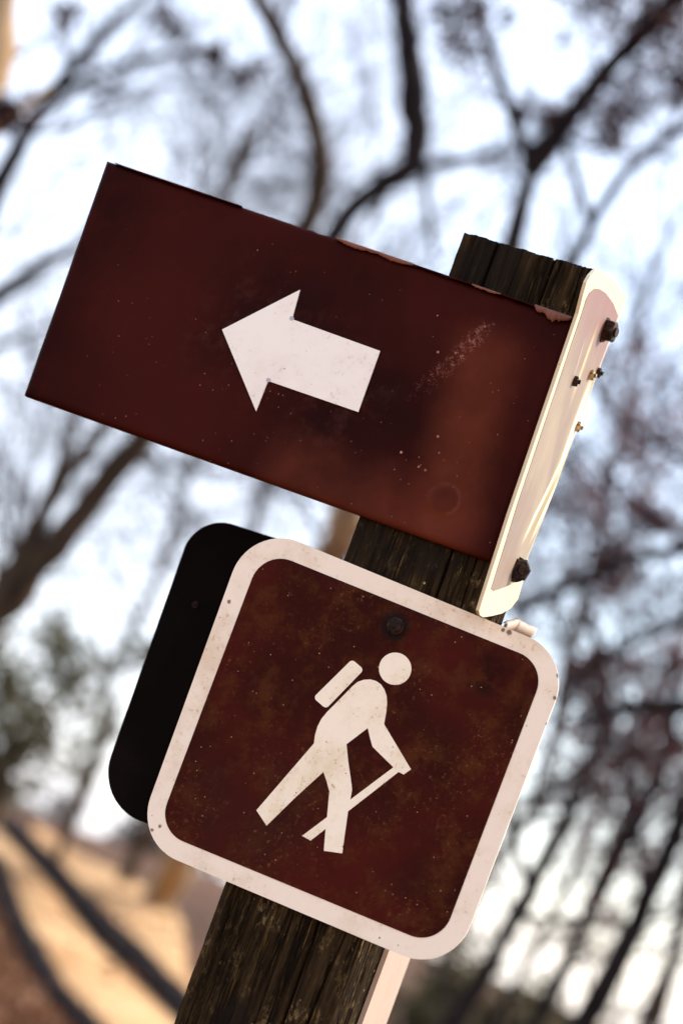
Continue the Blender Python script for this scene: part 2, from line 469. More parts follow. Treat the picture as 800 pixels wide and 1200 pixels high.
def arrow_relief(x, z):
    """relief of the front (m, towards the camera) at local x, z"""
    L = lambda a, b: loc2(a, b, ARROW_Y, A_C)
    c = L(520, 585); h = 0.0012 * (1 - sstep(0.011, 0.0165, np.hypot(x - c[0], z - c[1])))
    c = L(572, 398); h = h + 0.0010 * np.exp(-(((x - c[0]) / 0.012) ** 2 + ((z - c[1]) / 0.012) ** 2))
    # crease from the upper bolt to the lower one: the film right of it turns away
    p, q = np.array(L(580, 380)), np.array(L(500, 655)); d = (q - p) / np.linalg.norm(q - p)
    s = (x - p[0]) * d[1] * -1 + (z - p[1]) * d[0]          # >0 to the right
    h = h - 0.0016 * sstep(0.0, 0.05, s) + 0.0004 * np.sin(x * 21 + 1) + 0.0003 * np.sin(z * 33 + x * 8)
    return h

def build_arrow_board():
    root = thing('arrow_sign', A_C, 'wide brown board with a white arrow pointing left, fixed across the post top', 'sign')
    nu, nv = 140, 70
    u = np.linspace(0, 1, nu); v = np.linspace(0, 1, nv)
    U, Vv = np.meshgrid(u, v)
    P = A_TL * ((1 - U) * (1 - Vv))[..., None] + A_TR * (U * (1 - Vv))[..., None] + A_BR * (U * Vv)[..., None] + A_BL * ((1 - U) * Vv)[..., None]
    P = P - A_C
    # ragged top edge where the film has come away
    rag = (vnoise((U * 60, U * 0 + 2), 5) - 0.5) * 0.0022 * (1 - sstep(0, 0.03, Vv)) * sstep(0.3, 0.55, U)
    P[..., 2] += rag
    P[..., 1] -= arrow_relief(P[..., 0], P[..., 2])
    edge = np.minimum(np.minimum(U * 2, (1 - U) * 2), np.minimum(Vv, 1 - Vv))
    P[..., 1] += 0.0022 * (1 - sstep(0, 0.02, edge)) ** 2
    B = P.copy(); B[..., 1] = 0.0088
    n = nu * nv
    i = np.arange(nv - 1)[:, None] * nu; j = np.arange(nu - 1)[None, :]
    F = np.stack([i + j, i + nu + j, i + nu + j + 1, i + j + 1], -1).reshape(-1, 4)
    G = F[:, ::-1] + n
    idx = np.arange(n).reshape(nv, nu)
    rim = np.concatenate([idx[0], idx[1:, -1], idx[-1, ::-1][1:], idx[::-1, 0][1:-1]])
    r2 = np.roll(rim, -1)
    Rm = np.stack([rim, r2, r2 + n, rim + n], -1)
    me = mesh_np('board', np.concatenate([P.reshape(-1, 3), B.reshape(-1, 3)]), np.concatenate([F, G, Rm]), True)
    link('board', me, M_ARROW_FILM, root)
    # white arrow
    px = [(260.7, 386.7), (352, 340), (342.5, 374.5), (445.6, 411.8), (420, 483.3), (314.5, 446.8), (300.4, 482.4)]
    out = [on_y(x, y, ARROW_Y) - A_C for x, y in px]
    for p in out: p[1] = -0.0021
    me = prism('arrow', [Vector(p) for p in out], (0, 0.0016, 0))
    link('arrow', me, M_ARROW_WHITE, root)
    M = Mat('grey film overlap'); ov = M.done((0.36, 0.36, 0.38), 0.5)
    for x, y in ((342.3, 373.6), (315, 446.0)):
        c = on_y(x, y, ARROW_Y) - A_C
        ring = [Vector((c[0] + 0.0021 * math.cos(a), -0.0025, c[2] + 0.0021 * math.sin(a))) for a in np.linspace(0, 2 * math.pi, 10)[:-1]]
        link('film_overlap', prism('film_overlap', ring, (0, 0.0012, 0)), ov, root)
    c = on_y(351, 341.5, ARROW_Y) - A_C
    # torn, curled strips of film along the top edge
    rs = random.Random(3)
    spans = [(0.02, 0.30, 0.0022, 0.3), (0.505, 0.60, 0.0042, 0.9), (0.585, 0.67, 0.0042, 0.9), (0.66, 0.80, 0.0010, 0.5), (0.79, 0.85, 0.0026, 0.7), (0.84, 0.93, 0.0010, 0.5), (0.92, 0.995, 0.0095, 1.3)]
    for k, (a, b, w, curl) in enumerate(spans):
        m_ = 44; Vx = []; Fx = []
        for q in range(m_):
            t = q / (m_ - 1); uu = a + (b - a) * t
            e = A_TL * (1 - uu) + A_TR * uu - A_C
            ww = w * (math.sin(math.pi * t) ** 0.6) * (0.25 + 0.45 * vnoise((np.array(uu * 70), np.array(k * 7.3)), 40 + k) + 0.4 * vnoise((np.array(uu * 260), np.array(k * 3.3)), 60 + k))
            Vx += [(e[0], 0.0085, e[2] + 0.0009 * curl), (e[0], -0.001 - 0.0006 * curl, e[2] + 0.0010 * curl), (e[0] + rs.uniform(-.0004, .0004), -0.0028 - 0.0010 * curl, e[2] - 0.2 * ww),
                   (e[0], -0.0028, e[2] - float(ww) - 0.0004)]
        for q in range(m_ - 1):
            for r in range(3):
                Fx.append((q * 4 + r, (q + 1) * 4 + r, (q + 1) * 4 + r + 1, q * 4 + r + 1))
        o = link('torn_film', mesh_np('torn_film', Vx, Fx, True), M_TORN if curl > 0.5 else M_ARROW_FILM, root)
        sm = o.modifiers.new('thick', 'SOLIDIFY'); sm.thickness = 0.0004; sm.offset = 0
    return root
build_arrow_board()

# ------------------------------------------------------------------ hex bolts
def hex_bolt_mesh(name, flats, height, washer=True, n=6, seed=0):
    bm = bmesh.new(); r = flats / math.sqrt(3) if n == 6 else flats * 0.55
    def cone(r0, r1, z0, z1, k, rot=0.0):
        g = bmesh.ops.create_cone(bm, cap_ends=True, segments=k, radius1=r0, radius2=r1, depth=z1 - z0)
        bmesh.ops.rotate(bm, verts=g['verts'], cent=(0, 0, 0), matrix=Matrix.Rotation(rot, 3, 'Z'))
        bmesh.ops.translate(bm, verts=g['verts'], vec=(0, 0, (z0 + z1) / 2))
    if washer: cone(r * 1.12, r * 1.08, 0, 0.0018, 24)
    z = 0.0022 if washer else 0
    cone(r, r, z - 0.0002, z + height * 0.82, n, 0.3 + seed)
    cone(r * 0.98, r * 0.80, z + height * 0.82, z + height, n, 0.3 + seed)
    cone(r * 0.45, r * 0.40, z + height - 0.0005, z + height + 0.0022, 14)
    rs = random.Random(seed)
    for v in bm.verts: v.co += Vector((rs.uniform(-1, 1), rs.uniform(-1, 1), rs.uniform(-1, 1))) * flats * 0.005
    me = bpy.data.meshes.new(name); bm.to_mesh(me); bm.free(); return me

# ------------------------------------------------------------------ hiker sign
def build_hiker():
    root = thing('hiker_sign', H_C, 'square brown trail sign with white border and white hiker with backpack and stick', 'sign')
    out = rounded([p - H_C for p in H_OUT], 0.045, 14)
    me = prism('plate', [Vector(p) for p in out], (0, 0.0032, 0), 0.0005)
    link('plate', me, M_BORDER, root)
    li = ((287.5, 698.7), (195.6, 942)); ti = ((332.5, 653.7), (600, 762)); ri = ((632, 801), (530, 1070)); bi = ((212.5, 985.6), (480, 1096.5))
    cin = [on_y(*isect(*a, *b), H_Y) - H_C for a, b in ((ti, li), (ti, ri), (bi, ri), (bi, li))]
    for p in cin: p[1] = -0.0004
    link('brown_panel', prism('brown_panel', [Vector(p) for p in rounded(cin, 0.027, 12)], (0, 0.001, 0)), M_HIKER_FILM, root)
    def q(pts, y=-0.0008):
        r = []
        for x, z in pts:
            p = on_y(280 + x / 2, 700 + z / 2, H_Y) - H_C; r.append(Vector((p[0], y, p[2])))
        return r
    head = [(366 + 38 * math.cos(a), 168 + 38 * math.sin(a)) for a in np.linspace(0, 2 * math.pi, 41)[:-1]]
    link('head_symbol', prism('head_symbol', q(head), (0, 0.0008, 0)), M_PICTO, root)
    pk = rounded([(265, 146, 0), (293, 170, 0), (204, 262, 0), (174, 236, 0)], 9, 6)
    link('backpack_symbol', prism('backpack_symbol', q([(p[0], p[1]) for p in pk]), (0, 0.0008, 0)), M_PICTO, root)
    body = [(266, 209), (278, 199), (292, 194), (308, 193), (322, 197), (333, 205), (341, 217), (346, 232), (347, 248), (345, 270), (340, 298),
            (403, 404), (386, 416), (372, 409), (313, 351), (307, 330), (302, 307), (252, 345), (256, 385), (264, 440), (265, 452), (260, 480), (256, 500), (249, 550), (242, 601),
            (199, 595), (203, 545), (207, 510), (212, 456), (205, 430), (198, 410), (130, 472), (65, 536), (41, 500), (176, 343), (178, 325), (184, 304), (193, 286), (207, 269), (232, 244)]
    link('body_symbol', prism('body_symbol', q(body), (0, 0.0008, 0)), M_PICTO, root)
    link('stick_symbol', prism('stick_symbol', q([(362, 399), (374, 410), (168, 571), (148, 560)], -0.00072), (0, 0.0006, 0)), M_PICTO, root)
    c = on_y(463, 734, H_Y) - H_C
    b = link('bolt', hex_bolt_mesh('bolt', 0.0125, 0.005, True, 6, 4), M_RUST, root)
    b.location = (c[0], -0.0008, c[2]); b.rotation_euler = (R(90), 0, 0)
    return root
build_hiker()

# ------------------------------------------------------------------ narrow sign on the right side of the post
SX_ = W + 0.005
def build_side_sign():
    px = [(561, 716), (562, 721), (566, 723.5), (576, 722), (588, 719), (599, 712.5), (607, 702), (612, 684), (618.7, 652), (648, 578.7), (699.3, 439), (726, 370), (734, 346),
          (714, 324), (708, 318.5), (703, 315.6), (697, 317.2), (691.5, 323), (687, 331), (682.8, 345.8), (677.3, 367.8), (648, 454), (596.7, 604.4)]
    pts = [on_x(x, y, SX_) for x, y in px]
    c = SIDE_C
    root = thing('side_sign', c, 'narrow pale sunlit sign with rusty bolts on the right side of the post top', 'sign')
    link('plate', prism('plate', [Vector(p - c) for p in pts], (-0.0030, 0, 0), 0.0004), M_SIDE, root)
    ins = [(575, 690), (578, 692.5), (590, 688.5), (600, 684), (607, 679), (611, 674), (617.6, 652), (647, 578), (698, 439), (724, 370),
           (718, 355), (709, 343), (702, 338.5), (696, 338), (690, 343), (686, 351), (681, 367.5), (653, 450), (606, 590)]
    ip = [on_x(x, y, SX_) - c for x, y in ins]
    for p in ip: p[0] = 0.0004
    link('faded_glare_panel', prism('faded_glare_panel', [Vector(p) for p in ip], (-0.0010, 0, 0)), M_SIDE_INSET, root)
    big = hex_bolt_mesh('bolt', 0.0190, 0.0090, True, 6, 1)
    for x, y, rz in ((707, 386, 0.2), (603.5, 667, 0.9)):
        p = on_x(x, y, SX_) - c
        b = link('bolt', big, None, root); b.location = (0.0004, p[1], p[2]); b.rotation_euler = (rz, R(90), 0)
    big.materials.append(M_RUST)
    for k, (x, y, mt) in enumerate(((671.5, 446, M_RUST), (690.5, 439, M_BRASS), (698.5, 436, M_RUST), (675, 499, M_BRASS))):
        p = on_x(x, y, SX_) - c
        b = link('screw', hex_bolt_mesh('screw', 0.0085, 0.0042, False, 6, 7 + k), mt, root)
        b.location = (0.0004, p[1], p[2]); b.rotation_euler = (rnd.uniform(-.2, .2), R(90 + rnd.uniform(-8, 8)), 0)
build_side_sign()

def build_lower_strip():
    px = [(424 - 150 * 0.372, 1203 + 150), (456, 1114), (520, 941), (583, 767), (596, 733), (602, 728.5), (618, 735), (622, 741), (612, 767), (545, 944), (480.5, 1124), (452.5 - 150 * 0.37, 1203 + 150)]
    pts = [on_x(x, y, SX_) for x, y in px]
    c = sum(pts) / len(pts); c[0] = SX_
    root = thing('side_strip', c, 'pale narrow strip sign on the right post side behind the hiker sign', 'sign')
    link('plate', prism('plate', [Vector(p - c) for p in pts], (-0.0045, 0, 0), 0.0005), M_STRIP, root)
    rs = random.Random(5)
    for k, (a, b, hgt) in enumerate((((590, 731), (606, 727), 0.0022), ((604, 728), (624, 738), 0.0030))):      # film lifting off its top end
        p, q = on_x(*a, SX_) - c, on_x(*b, SX_) - c; V = []; F = []; m_ = 12
        for t in np.linspace(0, 1, m_):
            e = p * (1 - t) + q * t
            h = hgt * (0.55 + 0.6 * float(vnoise((np.array(t * 5.0), np.array(k * 4.4)), 71)))
            V += [(0.001, e[1], e[2] - 0.010), (0.0035, e[1], e[2] - 0.003), (0.0030 + h * 0.3, e[1] + rs.uniform(-.0008, .0008), e[2] + h * 0.55), (-0.0010, e[1] + rs.uniform(-.001, .001), e[2] + h)]
        for t in range(m_ - 1):
            for w_ in range(3): F.append((t * 4 + w_, (t + 1) * 4 + w_, (t + 1) * 4 + w_ + 1, t * 4 + w_ + 1))
        o = link('curled_film', mesh_np('curled_film', V, F, True), M_STRIP, root)
        sm = o.modifiers.new('thick', 'SOLIDIFY'); sm.thickness = 0.0005
build_lower_strip()

# ------------------------------------------------------------------ dark sign on the back of the post
def build_back_sign():
    y = W + 0.004
    l = ((220, 631), (126, 897.5)); t = ((257.5, 609.5), (315.6, 628.3)); 
    b = ((140, 953), (180, 968.5))
    tl, bl = on_y(*isect(*l, *t), y), on_y(*isect(*l, *b), y)
    d = on_y(*t[1], y) - on_y(*t[0], y); d /= np.linalg.norm(d); d2 = on_y(*b[1], y) - on_y(*b[0], y); d2 /= np.linalg.norm(d2)
    H = np.linalg.norm(tl - bl)
    cs = [tl, tl + d * H * 0.98, bl + d2 * H * 0.98, bl]
    c = sum(cs) / 4
    root = thing('back_sign', c, 'black back of a rounded sign showing left of the hiker sign', 'sign')
    link('plate', prism('plate', [Vector(p - c) for p in rounded(cs, [0.038, 0.038, 0.046, 0.050], 14)], (0, 0.0030, 0), 0.0005), M_BLACK, root)
    p = on_y(229, 709, y) - c
    s = link('rivet', hex_bolt_mesh('rivet', 0.006, 0.002, False, 6, 3), M_RUST, root); s.location = (p[0], -0.0002, p[2]); s.rotation_euler = (R(90), 0, 0)
build_back_sign()

# ------------------------------------------------------------------ ground
def mat_ground():
    M = Mat('leaf litter ground')
    c = M.mix(M.rng(M.noise(1.3, 5), 0.35, 0.65), (0.040, 0.017, 0.008), (0.12, 0.052, 0.023))
    c = M.mix(M.rng(M.noise(14, 6, 0.7), 0.45, 0.7), c, (0.19, 0.08, 0.035))
    c = M.mix(M.mul(M.rng(M.noise(0.5, 4), 0.55, 0.7), 0.5), c, (0.06, 0.065, 0.025))
    M.bump(M.noise(30, 6, 0.7), 0.8, 0.03)
    return M.done(c, 0.9, 0.2)
def mat_sand():
    M = Mat('dry sandy trail')
    c = M.mix(M.rng(M.noise(0.9, 6, 0.65), 0.38, 0.62), (0.42, 0.225, 0.090), (0.56, 0.345, 0.165))
    c = M.mix(M.mul(M.rng(M.noise(9, 6, 0.7), 0.58, 0.72), 0.45), c, (0.24, 0.115, 0.045))
    M.bump(M.noise(20, 6, 0.7), 0.6, 0.02)
    return M.done(c, 0.9, 0.2)
M_GROUND, M_SAND = mat_ground(), mat_sand()

def build_ground():
    g = np.concatenate([-np.geomspace(900, 30, 26), np.linspace(-28, 28, 57), np.geomspace(30, 900, 26)])
    gy = np.concatenate([-np.geomspace(900, 12, 26), np.linspace(-10, 60, 90), np.geomspace(64, 900, 26)])
    X, Y = np.meshgrid(g, gy); Z = terrain(X, Y)
    ny, nx = X.shape
    i = np.arange(ny - 1)[:, None] * nx; j = np.arange(nx - 1)[None, :]
    F = np.stack([i + j, i + j + 1, i + nx + j + 1, i + nx + j], -1).reshape(-1, 4)
    o = link('ground', mesh_np('ground', np.stack([X, Y, Z], -1).reshape(-1, 3), F, True), M_GROUND)
    tag(o, kind='structure')
build_ground()

def strip(name, left, right, mat, lift=0.03):
    """ground-hugging strip between two pixel polylines given as ground points"""
    A = np.array([on_ground(*p) for p in left]); B = np.array([on_ground(*p) for p in right])
    def res(P, n):
        L = np.concatenate([[0], np.cumsum(np.linalg.norm(np.diff(P, axis=0), axis=1))]); L /= L[-1]
        t = np.linspace(0, 1, n); return np.stack([np.interp(t, L, P[:, k]) for k in range(3)], 1)
    n, k = 80, 10
    A, B = res(A, n), res(B, n); V = []
    for q in range(n):
        for r in range(k):
            f = r / (k - 1); p = A[q] * (1 - f) + B[q] * f
            V.append((p[0], p[1], terrain(p[0], p[1]) + lift + 0.05 * math.sin(math.pi * f)))
    F = [(q * k + r, q * k + r + 1, (q + 1) * k + r + 1, (q + 1) * k + r) for q in range(n - 1) for r in range(k - 1)]
    o = link(name, mesh_np(name, V, F, True), mat)
    return tag(o, kind='structure')
def build_bounce_sand():
    g = np.linspace(-1, 1, 60); U, Vv = np.meshgrid(g, g)
    X = U * 9.0; Y = -5.6 + Vv * (4.2 + 0.5 * np.sin(X * 0.6)); Z = terrain(X, Y) + 0.02
    i = np.arange(59)[:, None] * 60; j = np.arange(59)[None, :]
    F = np.stack([i + j, i + j + 1, i + 60 + j + 1, i + 60 + j], -1).reshape(-1, 4)
    tag(link('added_bounce_sand', mesh_np('added_bounce_sand', np.stack([X, Y, Z], -1).reshape(-1, 3), F, True), M_SAND), kind='structure')  # added out of view to bounce warm sunlight onto the sign fronts
build_bounce_sand()
strip('path', [(-40, 975), (0, 1021), (21, 1081), (45, 1126), (70, 1165), (98, 1200), (125, 1235)],
      [(-40, 945), (0, 976), (21, 997), (63, 1046), (105, 1102), (147, 1144), (203, 1193), (250, 1235)], M_SAND)
strip('side_path', [(33, 980), (70, 1024), (115, 1078), (142, 1112), (172, 1143), (206, 1178), (244, 1212)],
      [(42, 969), (91, 1004), (140, 1025), (196, 1058), (213, 1085), (216, 1140), (245, 1185)], M_SAND)

# ------------------------------------------------------------------ wood plants
def mat_bark(name, a, b, sc=1.0):
    M = Mat(name)
    n = M.noise(9 * sc, 6, 0.7, vec=M.map(scale=(1.6, 1.6, 0.35)))
    c = M.mix(M.rng(n, 0.35, 0.65), a, b)
    M.bump(n, 0.8, 0.02)
    return M.done(c, 0.95, 0.05)
M_BARK_DARK = mat_bark('dark bark', (0.012, 0.009, 0.009), (0.030, 0.022, 0.020))
M_BARK_BROWN = mat_bark('brown bark', (0.036, 0.024, 0.016), (0.080, 0.052, 0.032))
M_BARK_PALE = mat_bark('pale tan bark', (0.30, 0.19, 0.10), (0.46, 0.32, 0.19))
M_TWIG = mat_bark('grey twigs', (0.022, 0.016, 0.019), (0.060, 0.044, 0.050), 3)
def mat_leaf(name, a, b, tr=0.35):
    M = Mat(name)
    c = M.mix(M.rng(M.noise(7, 3), 0.35, 0.65), a, b)
    M.done(c, 0.7, 0.25)
    t = M.n('ShaderNodeBsdfTranslucent'); M.put(t.inputs[0], c)
    ms = M.n('ShaderNodeMixShader'); ms.inputs[0].default_value = tr
    M.t.links.new(M.b.outputs[0], ms.inputs[1]); M.t.links.new(t.outputs[0], ms.inputs[2])
    M.t.links.new(ms.outputs[0], M.t.nodes['Material Output'].inputs[0])
    return M.m
M_LEAF_RED = mat_leaf('dry red leaves', (0.075, 0.030, 0.034), (0.16, 0.070, 0.066))
M_LEAF_DARK = mat_leaf('dark dry leaves', (0.03, 0.012, 0.013), (0.075, 0.025, 0.024), 0.2)
M_LEAF_GREEN = mat_leaf('evergreen leaves', (0.075, 0.072, 0.036), (0.16, 0.14, 0.075), 0.25)
M_LEAF_OLIVE = mat_leaf('olive brown leaves', (0.05, 0.045, 0.020), (0.12, 0.095, 0.045), 0.25)
M_LITTER = mat_leaf('fallen leaves', (0.12, 0.040, 0.016), (0.32, 0.15, 0.07), 0.1)

def tubes(segs, sides=4):
    """segs: list of (p0, p1, r0, r1) -> verts, quads"""
    A = np.array([s[0] for s in segs]); B = np.array([s[1] for s in segs])
    ra = np.array([s[2] for s in segs]); rb = np.array([s[3] for s in segs])
    d = B - A; d /= np.maximum(np.linalg.norm(d, axis=1, keepdims=True), 1e-9)
    h = np.where(np.abs(d[:, 2:3]) < 0.8, np.array([[0, 0, 1.0]]), np.array([[1.0, 0, 0]]))
    u = np.cross(d, h); u /= np.linalg.norm(u, axis=1, keepdims=True); v = np.cross(d, u)
    V = []
    for P, r in ((A, ra), (B, rb)):
        for k in range(sides):
            a = 2 * math.pi * k / sides
            V.append(P + (u * math.cos(a) + v * math.sin(a)) * r[:, None])
    V = np.stack(V, 1); n = len(segs); base = np.arange(n)[:, None] * (2 * sides)
    F = np.stack([np.concatenate([base + k, base + (k + 1) % sides, base + sides + (k + 1) % sides, base + sides + k], 1) for k in range(sides)], 1)
    return V.reshape(-1, 3), F.reshape(-1, 4)

def curve_tube(P, Rr, sides=10, wob=0.06, seed=0):
    """smooth tube along a polyline, connected rings with lumpy radius"""
    P = np.array(P, float); Rr = np.array(Rr, float)
    L = np.concatenate([[0], np.cumsum(np.linalg.norm(np.diff(P, axis=0), axis=1))])
    n = max(6, int(L[-1] / 0.12)); n = min(n, 120); t = np.linspace(0, L[-1], n)
    Q = np.stack([np.interp(t, L, P[:, k]) for k in range(3)], 1)
    for _ in range(3):
        Q[1:-1] = (Q[:-2] + 2 * Q[1:-1] + Q[2:]) / 4
    r = np.interp(t, L, Rr)
    rs = np.random.RandomState(seed); V = []
    r = r * (1 + wob * 1.6 * (np.interp(np.arange(n), np.arange(0, n + 3, 3), rs.rand(len(np.arange(0, n + 3, 3)))) - 0.35))
    Q[1:-1] += (rs.rand(n - 2, 3) - 0.5) * r[1:-1, None] * 0.25
    for q in range(n):
        d = Q[min(q + 1, n - 1)] - Q[max(q - 1, 0)]; d /= np.linalg.norm(d) + 1e-9
        u = np.cross(d, (0.31, 0.95, 0.05)); u /= np.linalg.norm(u); v = np.cross(d, u)
        for k in range(sides):
            a = 2 * math.pi * k / sides
            V.append(Q[q] + (u * math.cos(a) + v * math.sin(a)) * r[q] * (1 + (rs.rand() - 0.5) * 2 * wob))
    F = [(q * sides + k, q * sides + (k + 1) % sides, (q + 1) * sides + (k + 1) % sides, (q + 1) * sides + k) for q in range(n - 1) for k in range(sides)]
    return np.array(V), np.array(F), Q, r

def sprout(segs, tips, p, d, length, r, depth, rs, rmin=0.0018, droop=0.0):
    n = 4 if depth > 0 else 3
    step = length / n; p = list(p); d = list(d)
    for k in range(n):
        j = 0.30
        d = [d[0] + rs.gauss(0, j * .5), d[1] + rs.gauss(0, j * .5), d[2] + rs.gauss(0, j * .5) + 0.05 - droop]
        m_ = math.sqrt(d[0] ** 2 + d[1] ** 2 + d[2] ** 2); d = [x / m_ for x in d]
        q = [p[i] + d[i] * step for i in range(3)]
        r1 = max(r * (1 - 0.20), rmin)
        segs.append((p, q, r, r1)); p, r = q, r1
        tips.append(p)
        if depth > 0:
            for _ in range(rs.choice((1, 1, 2))):
                a = [d[i] + rs.gauss(0, 0.55) for i in range(3)]
                m_ = math.sqrt(sum(x * x for x in a)); a = [x / m_ for x in a]
                sprout(segs, tips, p, a, length * rs.uniform(0.42, 0.68), max(r * 0.6, rmin), depth - 1, rs, rmin, droop)

def leaf_quads(centers, size, rs, n_each=1, spread=0.1):
    C = np.repeat(np.array(centers), n_each, axis=0); n = len(C)
    C = C + rs.normal(0, spread, (n, 3))
    a = rs.normal(0, 1, (n, 3)); a /= np.linalg.norm(a, axis=1, keepdims=True)
    b = rs.normal(0, 1, (n, 3)); b -= a * (a * b).sum(1, keepdims=True); b /= np.linalg.norm(b, axis=1, keepdims=True)
    s = size * rs.uniform(0.6, 1.3, (n, 1)); nn = np.cross(a, b)
    V = np.stack([C - a * s, C - a * s * .1 + b * s * .55 + nn * s * .18, C + a * s, C - a * s * .1 - b * s * .55 + nn * s * .18], 1).reshape(-1, 3)
    F = np.arange(4 * n).reshape(n, 4)
    return V, F

def cat(parts):
    V = []; F = []; o = 0
    for v, f in parts: V.append(v); F.append(np.asarray(f) + o); o += len(v)
    return np.concatenate(V), np.concatenate(F)

def wood_tree(name, label, cat_, limbs, bark, seed, limb_bark=None, twig_len=(0.6, 1.3), per_m=2.2, depth=2, twig_r=0.012, leaves=(), leaf_mat=None, leaf_size=0.05, ground=True, twig_mat=None, twig_on=None, leaf_mul=1, leaf_spread=1.0, boughs=0):
    """limbs: list of (pixel polyline, distance, width px at start, width px at end); the first is the trunk"""
    rs = random.Random(seed); nr = np.random.RandomState(seed)
    origin = None; tparts = []; lparts = []; segs = []; tips = []
    for k, (px, dist, w0, w1) in enumerate(limbs):
        dd = dist if isinstance(dist, (list, tuple)) else [dist] * len(px)
        P = [at(x, y, d) for (x, y), d in zip(px, dd)]
        Rr = list(np.linspace(w0, w1, len(px)) * np.array(dd) / FPX / 2)
        if k == 0:
            p0 = np.array(P[0]); g = terrain(p0[0], p0[1])
            e = np.array(P[1]) - p0
            base = np.array([p0[0] - e[0] * 0.25, p0[1], g - 0.25])
            if p0[2] > g + 0.2: P = [base] + P; Rr = [Rr[0] * 1.35] + Rr
            origin = np.array([base[0], base[1], g])
        V, F, Q, r = curve_tube(P, Rr, 10, 0.20, seed * 17 + k)
        (tparts if k == 0 else lparts).append((V - origin, F))
        if twig_on is not None and k not in twig_on: continue
        Ls = np.linalg.norm(np.diff(Q, axis=0), axis=1).sum()
        for _ in range(int(Ls * boughs)):
            t = rs.uniform(0.1, 1.0); i = min(int(t * (len(Q) - 1)), len(Q) - 2)
            ax = Q[i + 1] - Q[i]; ax = ax / (np.linalg.norm(ax) + 1e-9)
            a = np.array([rs.gauss(0, 1) for _ in range(3)]); a -= ax * (a @ ax); a /= np.linalg.norm(a) + 1e-9
            a = a * 0.9 + ax * 0.5
            if Q[i][2] > terrain(Q[i][0], Q[i][1]) + 1.2: sprout(segs, tips, Q[i], a, rs.uniform(0.9, 1.8), min(0.026, r[i] * 0.65), 2, rs, 0.0045)
        for _ in range(int(Ls * per_m)):
            t = rs.uniform(0.25 if k == 0 else 0.05, 1.0); i = min(int(t * (len(Q) - 1)), len(Q) - 2)
            p = Q[i]; ax = Q[i + 1] - Q[i]; ax = ax / (np.linalg.norm(ax) + 1e-9)
            a = np.array([rs.gauss(0, 1) for _ in range(3)]); a -= ax * (a @ ax); a /= np.linalg.norm(a) + 1e-9
            a = a * 0.8 + ax * 0.45 + np.array([0, 0, 0.15])
            if p[2] < terrain(p[0], p[1]) + 1.0: continue
            sprout(segs, tips, p, a, rs.uniform(*twig_len), min(twig_r, r[i] * 0.5), depth, rs, 0.003)
    root = thing(name, origin, label, cat_)
    limb_bark = limb_bark or bark
    V, F = cat(tparts); link('trunk', mesh_np('trunk', V, F, True), bark, root)
    for V, F in lparts: link('limb', mesh_np('limb', V, F, True), limb_bark, root)
    if segs:
        V, F = tubes(segs, 3); link('crown', mesh_np('crown', V - origin, F), twig_mat or M_TWIG, root)
    if leaves:
        cs = []
        for (x, y), rad, dist, n in leaves:
            c = at(x, y, dist); R_ = rad * dist / FPX * leaf_spread; n = int(n * leaf_mul)
            q = nr.normal(0, 1, (n, 3)); q /= np.linalg.norm(q, axis=1, keepdims=True); q *= (nr.uniform(0, 1, (n, 1)) ** 0.5) * R_ * nr.uniform(0.6, 1.25, (n, 1))
            # clump the leaves round a few sprays
            k = max(3, n // 40); hubs = q[:k]; q = np.where(nr.uniform(size=(n, 1)) < 0.75, hubs[nr.randint(0, k, n)] + nr.normal(0, R_ * 0.16, (n, 3)), q)
            cs.append(c + q)
        V, F = leaf_quads(np.concatenate(cs), leaf_size, nr, 1, 0.01)
        link('foliage', mesh_np('foliage', V - origin, F), leaf_mat, root)
    return root

wood_tree('forked_tree', 'brown tree forking into two leaning stems below the left end of the arrow board', 'tree',
    [([(-80, 840), (-25, 745), (10, 696), (36, 660)], 14, 60, 46),
     ([(22, 668), (37, 625), (72, 562), (116, 506), (160, 440), (215, 340), (265, 225), (290, 150)], 14, 27, 8),
     ([(30, 675), (47, 660), (84, 617), (125, 562), (162, 517), (235, 428), (315, 330), (368, 255), (380, 215), (374, 165), (358, 105), (336, 55), (300, -5), (270, -60)], 14, 32, 22)],
    M_BARK_BROWN, 3, per_m=3.2, boughs=0.6)
wood_tree('limb_tree', 'dark limbed tree whose pale tan trunk shows between the arrow board and the hiker sign', 'tree',
    [([(192, 1046), (206, 1018), (300, 820), (402, 625), (425, 540)], [28, 27, 24, 21, 20.5], 34, 42),
     ([(420, 560), (400, 430), (378, 320), (392, 262), (448, 212), (492, 192)], 20.5, 30, 22),
     ([(470, 205), (492, 192), (487, 140), (481, 70), (470, -10), (462, -80)], 20.5, 26, 36),
     ([(488, 196), (545, 188), (605, 172), (660, 160)], 20.5, 14, 7),
     ([(498, 200), (503, 250), (510, 310)], 20.5, 12, 7)],
    M_BARK_PALE, 5, M_BARK_DARK, per_m=2.0, boughs=0.8, twig_on=(2, 3))
